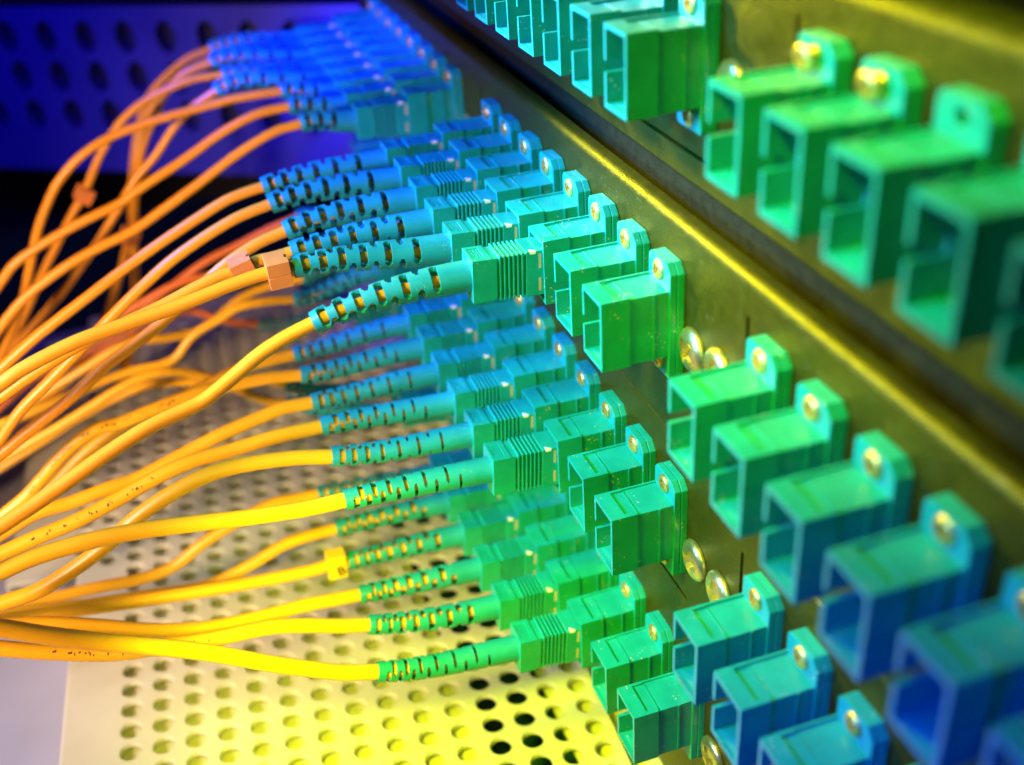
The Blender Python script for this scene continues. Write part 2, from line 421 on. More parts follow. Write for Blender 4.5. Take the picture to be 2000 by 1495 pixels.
CABLES = [
    ('B', 1, 2, 1.35, [(-199.5, 43.6, 3.8), (-199.5, 51.9, 1.7), (-199.6, 58.3, -3.1), (-199.8, 62.7, -9.6), (-199.9, 66.5, -15.0), (-200.1, 69.6, -20.8), (-200.4, 73.3, -30.3), (-200.9, 76.6, -41.9), (-201.3, 80.9, -51.0), (-201.7, 85.7, -61.1), (-202.3, 93.0, -73.9), (-203.2, 106.1, -90.8), (-203.8, 119.0, -102.1), (-204.7, 139.1, -121.4), (-205.2, 154.7, -136.2), (-205.5, 176.3, -156.7)]),
    ('B', 1, 3, 1.35, [(-185.7, 41.7, 3.2), (-185.8, 49.8, 3.1), (-185.8, 57.1, 1.5), (-186.0, 65.3, -1.5), (-186.2, 73.0, -6.5), (-186.5, 79.9, -14.1), (-186.7, 84.7, -21.1), (-186.9, 88.5, -27.0), (-187.1, 92.2, -31.1), (-187.6, 100.4, -41.9), (-187.9, 106.5, -50.0), (-188.3, 113.9, -60.8), (-188.7, 122.2, -71.8), (-189.1, 131.9, -84.6), (-189.5, 144.1, -100.8), (-189.7, 161.3, -123.5)]),
    ('B', 1, 4, 1.35, [(-172.0, 45.0, 2.4), (-172.0, 51.7, -1.0), (-172.1, 57.8, -5.5), (-172.2, 65.2, -13.4), (-172.4, 72.3, -19.6), (-172.8, 80.1, -29.0), (-173.1, 87.5, -37.4), (-173.3, 93.9, -44.0), (-173.6, 101.0, -51.0), (-174.1, 113.6, -61.7), (-174.4, 122.8, -68.7), (-174.8, 137.1, -79.6), (-175.0, 156.9, -94.4)]),
    ('B', 1, 5, 1.4, [(-158.2, 28.5, 3.5), (-158.2, 40.9, 3.3), (-158.4, 53.4, 1.8), (-158.5, 65.1, 0.2), (-158.7, 75.3, -2.2), (-158.8, 83.7, -6.0), (-159.0, 90.9, -11.8), (-159.2, 95.7, -18.0), (-159.3, 99.9, -24.8), (-159.5, 104.2, -33.9), (-159.6, 108.2, -42.8), (-159.8, 113.9, -52.2), (-159.9, 119.6, -60.2), (-160.1, 130.1, -75.0), (-160.2, 145.0, -95.9)]),
    ('B', 1, 6, 1.4, [(-144.4, 28.6, 2.9), (-144.4, 37.3, 2.1), (-144.4, 47.1, -1.4), (-144.4, 57.8, -6.9), (-144.4, 69.6, -12.3), (-144.4, 76.4, -15.8), (-144.4, 85.9, -18.8), (-144.4, 93.0, -21.4), (-144.4, 100.2, -24.4), (-144.4, 106.2, -27.6), (-144.4, 110.9, -32.1), (-144.4, 122.4, -43.2), (-144.4, 138.4, -58.7)]),
    ('B', 1, 7, 1.4, [(-130.7, 27.8, 2.0), (-130.7, 35.1, 0.8), (-130.6, 45.3, -3.5), (-130.4, 55.2, -8.9), (-130.2, 65.8, -14.4), (-130.0, 74.0, -18.4), (-129.8, 82.3, -21.0), (-129.6, 89.2, -23.4), (-129.4, 96.3, -26.7), (-129.2, 103.6, -30.9), (-129.1, 108.8, -35.1), (-129.0, 111.6, -37.8), (-128.8, 122.7, -48.5), (-128.7, 138.3, -63.4)]),
    ('B', 2, 0, 1.4, [(-96.3, 42.5, -0.6), (-96.3, 47.7, -1.5), (-96.2, 53.0, -3.1), (-95.7, 65.8, -8.8), (-95.2, 76.6, -14.1), (-94.4, 88.3, -20.3), (-93.8, 98.0, -25.5), (-93.2, 108.0, -31.9), (-92.6, 118.9, -39.0), (-92.3, 134.0, -49.0)]),
    ('B', 2, 1, 1.4, [(-82.6, 42.6, 0.1), (-82.5, 51.4, -2.1), (-82.1, 63.6, -7.5), (-81.7, 72.4, -12.9), (-81.2, 80.9, -18.9), (-80.7, 88.2, -24.4), (-80.1, 96.2, -30.3), (-79.7, 103.7, -35.8), (-79.3, 110.0, -42.0), (-78.8, 119.5, -51.5), (-78.6, 132.9, -64.9)]),
    ('B', 2, 2, 1.45, [(-68.8, 41.5, -1.1), (-68.8, 47.7, -2.8), (-68.6, 54.7, -6.0), (-68.4, 60.9, -10.0), (-67.9, 69.5, -15.7), (-67.4, 77.8, -20.2), (-67.0, 83.9, -23.4), (-66.6, 90.1, -27.6), (-66.2, 96.0, -31.0), (-65.9, 102.0, -34.3), (-65.5, 108.0, -37.7), (-65.1, 118.3, -43.5), (-64.8, 132.5, -51.7)]),
    ('B', 2, 3, 1.35, [(-55.0, 42.2, -0.1), (-55.0, 45.7, -0.5), (-55.0, 49.3, -0.7), (-54.9, 53.3, -1.7), (-54.8, 57.1, -2.3), (-54.6, 62.4, -3.9), (-54.4, 69.3, -6.2), (-53.9, 77.6, -8.3), (-53.5, 85.8, -10.7), (-53.0, 95.4, -14.8), (-52.7, 101.8, -18.0), (-52.3, 111.4, -22.8), (-52.0, 124.6, -29.5)]),
    ('B', 2, 4, 1.45, [(-41.3, 43.5, 2.7), (-41.2, 47.9, 2.6), (-41.0, 55.2, 1.6), (-40.2, 65.1, -0.2), (-39.3, 74.5, -1.3), (-38.2, 83.7, -2.4), (-37.1, 93.0, -4.9), (-36.5, 97.9, -7.0), (-35.7, 106.6, -10.9), (-35.3, 118.7, -16.6)]),
    ('B', 2, 5, 1.5, [(-27.5, 42.9, -2.7), (-27.5, 46.5, -3.8), (-27.3, 49.9, -5.0), (-26.9, 53.8, -6.7), (-26.1, 59.0, -9.6), (-25.1, 64.3, -12.2), (-24.4, 68.0, -13.0), (-23.4, 72.4, -13.6), (-22.4, 76.3, -14.4), (-20.9, 82.0, -16.2), (-19.1, 88.6, -18.6), (-17.4, 94.9, -20.8), (-15.9, 101.1, -22.8), (-14.4, 109.2, -25.6), (-13.5, 120.5, -30.1)]),
    ('C', 1, 7, 1.4, [(-127.5, 37.7, -44.9), (-127.4, 44.8, -43.9), (-127.3, 52.2, -44.0), (-127.1, 57.7, -46.1), (-126.7, 65.3, -49.2), (-126.3, 70.8, -54.3), (-126.0, 74.9, -55.7), (-125.5, 82.0, -55.5), (-124.8, 90.9, -56.5), (-123.7, 104.6, -59.6), (-122.7, 118.0, -61.9), (-122.0, 131.4, -64.4), (-121.5, 149.5, -68.0)]),
    ('C', 1, 6, 1.4, [(-141.3, 33.0, -45.6), (-141.3, 41.5, -45.8), (-141.3, 51.3, -48.2), (-141.3, 62.2, -54.8), (-141.3, 72.4, -55.8), (-141.3, 83.4, -55.2), (-141.3, 98.6, -61.1), (-141.3, 112.5, -67.7), (-141.3, 122.7, -75.3), (-141.3, 136.0, -85.1), (-141.3, 154.5, -98.8)]),
    ('C', 1, 5, 1.3, [(-155.0, 35.0, -43.7), (-155.1, 44.1, -44.4), (-155.2, 56.1, -45.6), (-155.3, 66.4, -46.0), (-155.5, 78.1, -50.2), (-155.7, 86.0, -53.5), (-156.1, 98.9, -62.2), (-156.4, 113.3, -68.3), (-156.6, 123.4, -74.7), (-156.9, 137.8, -83.6), (-157.0, 157.6, -95.7)]),
    ('C', 1, 4, 1.3, [(-168.8, 28.8, -37.9), (-168.8, 38.5, -40.3), (-168.9, 48.4, -43.7), (-169.0, 58.0, -46.9), (-169.2, 70.8, -53.8), (-169.6, 85.8, -63.3), (-169.9, 101.0, -70.6), (-170.2, 115.4, -74.5), (-170.4, 126.0, -81.1), (-170.7, 141.0, -90.3), (-170.8, 161.6, -103.0)]),
    ('D', 1, 2, 1.35, [(-186.7, 45.4, -79.5), (-186.7, 52.6, -77.3), (-186.8, 57.6, -75.0), (-186.8, 65.1, -70.4), (-186.9, 72.6, -70.7), (-187.2, 86.1, -73.7), (-187.6, 104.4, -83.8), (-188.0, 120.8, -92.5), (-188.3, 133.2, -103.3), (-188.5, 148.1, -116.3), (-188.7, 168.9, -134.3)]),
    ('D', 1, 6, 1.4, [(-131.7, 43.9, -73.0), (-131.7, 48.7, -70.1), (-131.7, 57.0, -67.4), (-131.7, 68.1, -65.9), (-131.7, 79.7, -64.2), (-131.7, 90.3, -66.2), (-131.7, 100.8, -70.1), (-131.7, 112.9, -75.4), (-131.7, 123.5, -80.1), (-131.7, 137.6, -86.4), (-131.7, 156.7, -95.0)]),
    ('D', 1, 7, 1.45, [(-117.9, 45.3, -70.9), (-117.9, 50.4, -68.9), (-117.8, 55.3, -65.1), (-117.7, 60.0, -60.7), (-117.5, 64.8, -57.3), (-117.3, 71.4, -54.3), (-117.0, 78.1, -53.3), (-116.6, 85.5, -55.0), (-116.1, 94.0, -58.4), (-115.6, 102.5, -61.8), (-115.2, 110.9, -64.8), (-114.8, 119.2, -67.9), (-114.2, 132.3, -72.7), (-113.9, 150.1, -79.6)]),
    ('C', 2, 0, 1.65, [(-93.2, 42.7, -43.3), (-93.1, 48.1, -43.4), (-93.0, 54.5, -43.8), (-92.8, 62.2, -45.8), (-92.4, 70.1, -48.2), (-92.0, 77.8, -49.6), (-91.6, 83.6, -51.6), (-91.2, 89.7, -53.8), (-90.7, 96.4, -57.6), (-90.2, 102.9, -62.5), (-89.6, 110.7, -67.5), (-89.1, 119.0, -72.4), (-88.5, 130.7, -79.4), (-88.2, 146.9, -89.2)]),
    ('C', 2, 1, 1.65, [(-79.4, 43.0, -41.6), (-79.3, 50.1, -40.6), (-79.2, 57.2, -40.4), (-79.0, 64.2, -40.2), (-78.8, 69.6, -41.0), (-78.4, 76.8, -42.0), (-78.1, 84.0, -43.4), (-77.7, 89.6, -43.5), (-77.3, 95.9, -46.3), (-76.8, 103.2, -52.1), (-76.5, 108.1, -56.2), (-76.2, 114.8, -60.1), (-75.7, 125.9, -66.7), (-75.4, 141.2, -75.9)]),
    ('C', 2, 2, 1.65, [(-65.6, 42.6, -41.5), (-65.6, 48.2, -41.3), (-65.5, 52.2, -41.9), (-65.0, 62.9, -44.1), (-64.4, 71.8, -46.6), (-63.5, 82.6, -49.7), (-62.9, 89.2, -50.2), (-62.2, 97.0, -51.2), (-61.5, 104.3, -51.4), (-60.8, 112.3, -54.2), (-60.1, 123.1, -58.2), (-59.6, 137.7, -63.9)]),
    ('C', 2, 3, 1.7, [(-51.9, 42.7, -39.7), (-51.7, 52.1, -39.6), (-51.3, 62.0, -40.2), (-50.7, 70.0, -40.4), (-50.2, 76.7, -41.7), (-49.4, 85.0, -44.2), (-48.4, 94.8, -46.9), (-47.6, 103.1, -48.2), (-47.0, 110.3, -49.6), (-46.3, 120.5, -51.8), (-45.9, 134.3, -55.1)]),
    ('C', 2, 4, 1.7, [(-38.1, 42.9, -38.6), (-38.1, 50.5, -36.9), (-38.1, 59.6, -35.9), (-38.1, 67.2, -36.3), (-38.1, 75.3, -38.9), (-38.1, 81.9, -42.2), (-38.1, 87.9, -46.3), (-38.1, 93.4, -49.5), (-38.1, 98.5, -52.0), (-38.1, 104.3, -54.2), (-38.1, 111.3, -55.0), (-38.1, 121.4, -56.3), (-38.1, 135.0, -57.9)]),
    ('C', 2, 5, 1.7, [(-24.3, 43.0, -40.1), (-24.2, 50.3, -39.9), (-23.8, 60.0, -38.6), (-23.1, 69.3, -36.7), (-22.1, 80.2, -34.5), (-21.1, 89.2, -33.4), (-20.1, 98.3, -33.3), (-19.4, 104.4, -34.2), (-18.7, 113.3, -35.6), (-18.3, 125.3, -37.8)]),
    ('D', 2, 0, 1.65, [(-83.5, 43.7, -79.3), (-83.5, 49.0, -79.0), (-83.4, 55.9, -78.9), (-83.2, 66.2, -82.1), (-82.8, 74.7, -85.7), (-82.5, 81.9, -89.8), (-82.1, 90.3, -90.9), (-81.4, 102.3, -89.7), (-80.7, 114.3, -89.2), (-80.3, 123.1, -89.1), (-79.8, 135.3, -89.0), (-79.5, 151.6, -89.2)]),
    ('D', 2, 1, 1.65, [(-69.8, 41.8, -80.9), (-69.8, 49.0, -81.1), (-69.9, 55.2, -82.1), (-70.0, 65.3, -86.2), (-70.2, 75.2, -88.8), (-70.5, 87.1, -87.7), (-71.0, 104.5, -85.8), (-71.4, 121.1, -83.6), (-71.7, 132.8, -82.0), (-71.8, 148.1, -79.8)]),
    ('D', 2, 2, 1.65, [(-56.0, 41.4, -80.6), (-56.0, 46.3, -80.4), (-56.0, 51.0, -80.6), (-56.0, 65.8, -79.6), (-56.0, 82.8, -77.7), (-56.0, 99.1, -75.5), (-56.0, 112.2, -73.6), (-56.0, 117.3, -72.9), (-56.0, 128.1, -71.3), (-56.0, 142.4, -69.2)]),
    ('D', 2, 3, 1.7, [(-42.3, 41.5, -79.8), (-42.2, 47.5, -79.2), (-42.2, 53.0, -78.7), (-42.0, 64.4, -78.5), (-41.8, 75.5, -77.4), (-41.5, 85.7, -74.2), (-41.2, 95.2, -69.4), (-40.9, 104.3, -65.2), (-40.6, 113.4, -62.2), (-40.4, 123.0, -59.0), (-40.3, 135.7, -55.0)]),
    ('D', 2, 4, 1.7, [(-28.5, 42.0, -76.7), (-28.5, 48.3, -74.8), (-28.6, 54.4, -72.6), (-28.8, 62.1, -70.6), (-29.1, 72.6, -70.1), (-29.6, 82.6, -69.0), (-30.0, 92.4, -67.8), (-30.6, 103.8, -63.9), (-31.0, 112.3, -60.1), (-31.3, 121.3, -56.1), (-31.5, 132.9, -50.7)]),
    ('D', 2, 5, 1.75, [(-14.7, 43.3, -77.1), (-14.7, 50.0, -74.8), (-14.5, 56.5, -71.1), (-14.2, 62.3, -67.5), (-13.9, 67.9, -63.6), (-13.5, 72.8, -60.1), (-13.1, 78.6, -56.4), (-12.5, 84.9, -52.7), (-12.0, 90.8, -49.2), (-11.2, 98.3, -44.3), (-10.6, 105.4, -39.3), (-10.0, 112.7, -34.3), (-9.7, 122.2, -28.1)]),
]
LABELS = {
 ('B',1,2): 'farthest orange cable leaving the topmost blurred blue boot and hanging down with a low clip',
 ('B',1,3): 'orange far cable with a pink-orange clip, from the second blurred blue boot',
 ('B',1,4): 'straight-falling orange cable from the lowest of the three long blurred blue boots',
 ('B',1,5): 'orange cable arching widest to the left, from the upper short pale blue boot',
 ('B',1,6): 'orange cable from the middle one of three short pale blue boots',
 ('B',1,7): 'pale orange cable from the nearest short blue boot beside the dark ribbed plug',
 ('B',2,0): 'orange patch cable with blue plug, uppermost of the middle bank second row',
 ('B',2,1): 'patch cable with blue slotted boot, second from far in the middle bank second row',
 ('B',2,2): 'patch cable with blue boot just above the two clipped cables',
 ('B',2,3): 'patch cable with blue boot passing through the thin orange clip behind',
 ('B',2,4): 'pale cable with blue boot ending at the big square orange clip',
 ('B',2,5): 'nearest turquoise patch cable of the second row, its boot bending down to yellow cable',
 ('C',1,7): 'blurred yellow cable bending down over the far perforated tray from a dim blue boot',
 ('C',1,6): 'blurred cable just behind the square clip, from the far bank third row',
 ('C',1,5): 'dull reddish orange cable low behind the clipped cables',
 ('C',1,4): 'dim orange cable behind the second row boots, from the far bank third row',
 ('D',1,2): 'small far reddish cable with a dark blue boot level with the far tray',
 ('D',1,6): 'low far cable with dim teal boot, hidden under thick yellow cables',
 ('D',1,7): 'low yellow cable arching over the far tray into a dim teal boot',
 ('C',2,0): 'thick dark yellow cable with dim blue boot, farthest of the third row',
 ('C',2,1): 'thick yellow cable directly below the farthest third row boot',
 ('C',2,2): 'yellow cable with teal boot, third from far in the third row',
 ('C',2,3): 'yellow cable with teal boot, fourth from far in the third row',
 ('C',2,4): 'yellow cable with teal boot, curving steeply down left, second nearest of the third row',
 ('C',2,5): 'nearest third row patch cable, pale green-blue boot and long straight yellow cable',
 ('D',2,0): 'lowest row yellow cable with dim green boot half hidden under the nearest third row boot',
 ('D',2,1): 'lowest row yellow cable with dark green boot above the marker tag',
 ('D',2,2): 'lowest row yellow cable carrying the marker tag with letter B',
 ('D',2,3): 'lowest row yellow cable with green boot just below the marker tag',
 ('D',2,4): 'bright yellow cable with green boot, second nearest of the lowest row',
 ('D',2,5): 'nearest and lowest bright yellow cable crossing the tray to a light green boot',
}

ROWX = {'A': (1.15, 42.8, -4.2), 'B': (0, 0, 0), 'C': (3.18, -41.86, 0), 'D': (12.785, -82.34, 0)}
PITCH = 13.762
GB = {1: -7 * PITCH - 34.35, 2: 0.0, 3: 33.7 + 7 * PITCH}
ORD = ['first', 'second', 'third', 'fourth', 'fifth', 'sixth', 'seventh', 'eighth']
ROWN = {'A': 'top', 'B': 'second', 'C': 'third', 'D': 'lowest'}
GRPN = {1: 'far', 2: 'middle', 3: 'near'}

def adapter_label(r, g, i, plugged, extra=''):
    if plugged:
        return 'teal adapter holding a plug, %s from the far end, %s row, %s bank%s' % (ORD[i], ROWN[r], GRPN[g], extra)
    if (r, g) in (('B', 2), ('C', 2), ('D', 2)):
        return 'empty teal adapter, %s of the two open sockets in the %s row, middle bank' % ('farther' if i == 6 else 'nearer', ROWN[r])
    return 'empty teal adapter, %s from the far end, %s row, %s bank%s' % (ORD[i], ROWN[r], GRPN[g], extra)

def adapter_xyz(r, g, i):
    dx, z, o = ROWX[r]
    return dx + GB[g] + (i - 7) * PITCH, o, z

# ------------------------------------------------------------------ the rack panels
def plain(name, mb, mat, smooth=None): return finish(mb.bm(), name, mat, smooth)

def arc(c, r, a0, a1, n):
    return [(c[0] + r * math.cos(math.radians(a0 + (a1 - a0) * i / n)), c[1] + r * math.sin(math.radians(a0 + (a1 - a0) * i / n))) for i in range(n + 1)]

XF, XN = -262, 175
def panel_sheet(face, z0, z1, rt, rb, name, label, cuts=(), back=24):
    """a bent steel sheet: face at o=face, rolled back at the top and bottom"""
    pr = arc((face - rt, z1 - rt), rt, 90, 0, 10) + arc((face - rb, z0 + rb), rb, 0, -90, 8)
    pr = [(face - back, z1)] + pr + [(face - back, z0)]
    mb = MB(); mb.prism_x(pr, XF, XN)
    r = root('rack_unit', (0, face, z0), label, 'rack unit')
    cc = []
    for (x0, x1, a, b, depth) in cuts:
        c = MB(); c.box(x0, x1, face - depth, face + 5, a, b); cc.append(('DIFFERENCE', c))
    me = carve('folded_sheet', mb, cc, 'panel', 0.0, smooth=25)
    me.transform(Matrix.Translation(-W(0, face, z0)))
    obj('folded_sheet', me, r)
    return r
chm = MB(); chm.box(XF, XN, -46, -22.5, 12, 26)  # block added in the gap, its dark colour stands for the shade
obj('gap_filler', finish(chm.bm(), 'gap_filler', 'steel'), None, label='dark chassis inside the long gap above the rolled edge', category='filler')
g3x = 24.7
cutA = [(25.6, 26.4, 28, 54, 1.6), (-9.6 - 100, 9.0, 26.0, 26.8, 1.6), (9.0, 26.4, 53.4, 53.5, .2)]
cutB = [(24.4, 25.4, -12, 10.8, 1.6), (-9.9, -9.2, 5, 6, .3), (-109.9, -109.0, -12, 11.2, 1.6)]
cutC = [(27.0, 27.9, -54, -32.0, 1.6), (-100, 8.0, -58.7, -57.9, 1.4), (-107.0, -106.2, -54, -31.6, 1.6)]
PA = panel_sheet(-19.25, 21.0, 60.2, 3.0, 1.0, 'A', 'bronze top rack panel above the rounded fold, carrying the blurred near adapters', cutA)
PB = panel_sheet(-15.05, -24.4, 17.0, 1.8, 0.2, 'B', 'bronze rack panel with the bright rolled top edge, behind the second adapter row', cutB, back=3.2)
PC = panel_sheet(-14.95, -58.5 - 57, -24.6, 0.55, 0.3, 'C', 'bronze lower rack panel behind the third and lowest adapter rows', cutC)
PT = panel_sheet(-19.25, 63.5, 110, 3.0, 3.0, 'T', 'dark rack panel above the top adapter row')

k = 0
for (x, z, o, lb) in ((7.9, -3.6, -15.05, 'big yellow zinc screw right of the open socket, second row'),
                      (16.9, -2.9, -15.05, 'big yellow zinc screw half behind the near bank, second row'),
                      (11.4, -46.0, -14.95, 'scratched yellow zinc screw right of the open socket, third row'),
                      (20.9, -46.0, -14.95, 'big yellow zinc screw half behind the near bank, third row'),
                      (21.5, -87.5, -14.95, 'big yellow zinc screw at the lower edge, below the near bank'),
                      (9.9, 40.6, -19.25, 'big yellow zinc screw beside the top row sockets'),
                      (-122.0, -3.5, -15.05, 'far yellow zinc screw between the far and middle banks'),
                      (-113.0, -6.0, -15.05, 'small bright zinc screw just behind the middle bank, second row')):
    r = root('mounting_screw', (x, o, z), lb, 'screw', 'large screws that hold the adapter plates')
    hd = obj('screw_head', BIG, r); hd.rotation_euler = (0, rnd.uniform(0, 3), 0)
    ws = finish(lathe([(4.35, 0.02), (4.35, 0.12), (4.2, 0.16)], 40).bm(), 'washer', 'panel'); obj('washer', ws, r)

# ------------------------------------------------------------------ adapters
plugged = {(c[0], c[1], c[2]) for c in CABLES}
plugged |= {('B', 1, 0), ('B', 1, 1)}
RANGES = [('A', 2, range(1, 8)), ('A', 3, range(0, 6)), ('B', 1, range(0, 8)), ('B', 2, range(0, 8)), ('B', 3, range(0, 6)),
          ('C', 1, range(0, 8)), ('C', 2, range(0, 8)), ('C', 3, range(0, 4)), ('D', 1, range(0, 8)), ('D', 2, range(0, 8)), ('D', 3, range(0, 1))]
for r, g, rg in RANGES:
    for i in rg:
        x, o, z = adapter_xyz(r, g, i)
        st, extra = ('in', 'in'), ''
        if (r, g) == ('A', 3):
            if i in (0, 1): st, extra = ('loose', 'in'), ', with loose brass screw'
            elif i == 2: st, extra = ('none', 'in'), ', with bare screw hole'
        make_adapter(x, z, o, adapter_label(r, g, i, (r, g, i) in plugged, extra), st)

# ------------------------------------------------------------------ patch cables
def V3(p): return Vector(p)
RISE = {'B': 0.045, 'C': 0.055, 'D': 0.075}
def make_cable(r, g, i, rad, pts):
    x, o, z = adapter_xyz(r, g, i)
    plugs = Vector((x, 0, z))
    rt = root('patch_cable', (x, 0, z), '', 'patch cable', 'fibre patch cables plugged into the rack')
    dirn = Vector((0, 1, RISE[r] * (1.0 if i > 0 else .8))).normalized()
    ang = math.atan2(dirn.z, dirn.y)
    holder = obj('plug_body', P_FRONT, rt); holder.rotation_euler = (-ang, 0, 0)
    bkb = obj('back_block', P_BACK, holder); obj('inner_housing', P_CREAM, holder)
    obj('embossed_mark', P_EMB, holder); obj('white_arrow', P_ARROW, holder)
    for q in range(6): obj('grip_rib', P_RIB, holder, (0, 3.75 + q * .86, 0))
    tip = V3(pts[0]) - plugs
    nx = (V3(pts[1]) - V3(pts[0])).normalized()
    s0 = dirn * 12.95
    L = (tip - s0).length
    cv = lambda t: bez(s0, s0 + dirn * L * .38, tip - nx * L * .34, tip, t)
    short = L < 20
    if r == 'B': prm = dict(r0=3.05, r1=2.22, phase=-.30 - (i % 3) * .22, n_slots=11 if not short else 5, w0=1.7, w1=1.4, span=math.radians(122))
    elif r == 'C': prm = dict(r0=2.72, r1=2.12, phase=.34 if i % 2 else -.42, n_slots=13, w0=1.2, w1=.58, span=math.radians(116))
    else: prm = dict(r0=2.8, r1=2.16, phase=.34 if i % 2 else -.35, n_slots=13, w0=1.6 if i < 5 else 1.05, w1=1.35 if i < 5 else .55, span=math.radians(114))
    bmb = boot_mb(cv, L, rin=rad + .02, **prm)
    obj('boot', finish(bmb.bm(), 'boot', 'boot', 32), rt)
    path = [cv(t / 10) for t in range(0, 10)]
    ctrl = [V3(p) - plugs for p in pts]
    for c in ctrl:
        if c.y > 122: c.z = max(c.z, -131 - z)
    path += catmull(ctrl, 7)
    # small unevenness of a real cable that has been bent many times
    ph = rnd.uniform(0, 6)
    mb = tube(path, rad * (.89 if r == 'B' or g == 1 else .94), 16, lambda q: .80 if q < 9 else (.9 if q == 9 else 1.0))
    obj('cable_jacket', finish(mb.bm(), 'cable_jacket', 'jacket_r' if (r, g, i) in (('C', 1, 5), ('C', 1, 4), ('D', 1, 2)) else 'jacket' if r == 'B' else 'jacket_y', 50), rt)
    return rt, path, cv, plugs

built = {}
def print_marks(rt, path, rad, i0, i1, seed):
    r5 = random.Random(seed); fr = frames(path)
    s_acc = 0.0; nxt = 1.5; mb = MB()
    for j in range(i0, i1):
        step = (path[j + 1] - path[j]); L = step.length; pos = 0.0
        t, a, b = fr[j]
        while s_acc + L > nxt:
            c = path[j] + t * (nxt - s_acc)
            w = r5.uniform(.35, .8)
            n_ = a.lerp(-b, .42).normalized(); sd = t.cross(n_)
            for q in range(2):
                if r5.random() < .75:
                    h0 = r5.uniform(-.55, .1); h1 = h0 + r5.uniform(.3, .55)
                    o1, o2 = q * w * .5, q * w * .5 + w * .42
                    vs = [c + t * oo + n_ * math.sqrt(max(0.1, rad * rad - hh * hh)) * 1.012 + sd * hh for oo in (o1, o2) for hh in (h0, (h0 + h1) / 2, h1)]
                    mb.add([tuple(v) for v in vs], [(0, 1, 4, 3), (1, 2, 5, 4)])
            nxt += w + (.35 if r5.random() < .72 else 2.2)
        s_acc += L
    obj('printed_marks', finish(mb.bm(), 'printed_marks', 'ink'), rt, kind='stuff')
for (r, g, i, rad, pts) in CABLES:
    rt, path, cv, plugs = make_cable(r, g, i, rad, pts)
    built[(r, g, i)] = (rt, path, plugs)
    rt['label'] = LABELS[(r, g, i)]
    if (r, g, i) in (('C', 2, 1), ('C', 2, 3), ('D', 2, 4)): print_marks(rt, path, rad * .95, 10 + 7 * 4, 10 + 7 * 10 if i == 1 else 10 + 7 * 7, i)

# two far plugs of the far bank whose cables cannot be made out
for i in (0, 1):
    pts = [(GB[1] + (i - 7) * PITCH, 41.5, 1.5), (GB[1] + (i - 7) * PITCH, 52, -2), (GB[1] + (i - 7) * PITCH, 66, -14), (GB[1] + (i - 7) * PITCH + 4, 76, -40), (GB[1] + (i - 7) * PITCH + 2, 84, -80), (GB[1] + (i - 7) * PITCH, 96, -110)]
    make_cable('B', 1, i, 1.35, pts)[0]['label'] = ('farthest blurred blue plug of all, at the top edge', 'second farthest blurred blue plug at the top edge')[i]

def clip_mb(sx, so, sz, hole):
    a = MB(); a.box(-sx, sx, -so, so, -sz, sz)
    h = lathe([(hole, -so * 2), (hole, so * 2)], 20)
    return a, h
def put_clip(key, frac_px, size, label, mat='clip', name='cable_clip', cat='cable clip', roll=0.0):
    rt, path, plugs = built[key]
    tgt = Vector(frac_px)
    j = min(range(1, len(path) - 1), key=lambda q: (path[q] + plugs - tgt).length)
    p = path[j] + plugs; t = (path[j + 1] - path[j - 1]).normalized()
    a, h = clip_mb(*size)
    sx, so, sz, hl = size
    g1 = MB(); g1.box(sx - .22, sx + 1, -so - 1, so + 1, -.18, .12)
    g2 = MB(); g2.box(-sx * .25, sx * .2, -so - 1, -so + .5, -sz - 1, sz + 1)
    me = carve(name, a, [('DIFFERENCE', h)] + ([('DIFFERENCE', g1), ('DIFFERENCE', g2)] if name == 'cable_clip' else []), mat, 0.4, 3)
    r = obj(name, me, None, tuple(p), label=label, category=cat)
    tb = Vector((t.x, -t.y, t.z))
    q = Vector((0, -1, 0)).rotation_difference(tb)
    r.rotation_mode = 'QUATERNION'
    from mathutils import Quaternion
    r.rotation_quaternion = q @ Quaternion((0, 1, 0), roll)
    return r
put_clip(('B', 1, 3), (-187.0, 88.0, -26.3), (2.3, 2.3, 2.1, 1.2), 'pink-orange clip on a far cable in front of the dark blue background', roll=.3)
put_clip(('B', 1, 2), (-203, 80.2, -46), (2.3, 2.6, 2.2, 1.3), 'small blurred orange clip low on the farthest hanging cable', roll=.5)
put_clip(('B', 2, 3), (-55.0, 51.9, -1.6), (2.0, 2.2, 2.0, 1.3), 'thin orange clip behind the big square clip', roll=.1)
put_clip(('B', 2, 4), (-41.3, 46.3, 2.2), (2.35, 2.1, 2.75, 1.3), 'big pale orange square clip against the boot tip in the middle', roll=.15)
tagr = put_clip(('D', 2, 2), (-56, 44.2, -81), (2.1, 2.3, 3.2, 1.6), 'yellow marker tag with black letter B beside a green boot tip', 'tag', 'marker_tag', 'marker tag', roll=0.0)
fc = bpy.data.curves.new('letter', 'FONT'); fc.body = 'B'; fc.size = 3.5 * S; fc.extrude = .03 * S; fc.align_x = 'CENTER'; fc.align_y = 'CENTER'; fc.offset = .06 * S
fo = bpy.data.objects.new('letter_tmp', fc); col.objects.link(fo)
dg = bpy.context.evaluated_depsgraph_get()
lm = bpy.data.meshes.new_from_object(fo.evaluated_get(dg)); bpy.data.objects.remove(fo)
lm.materials.clear(); lm.materials.append(M['ink'])
lo = obj('letter', lm, tagr); lo.location = (2.13 * S, 0.75 * S, -0.9 * S); lo.rotation_euler = (math.radians(90), math.radians(-12), math.radians(90))

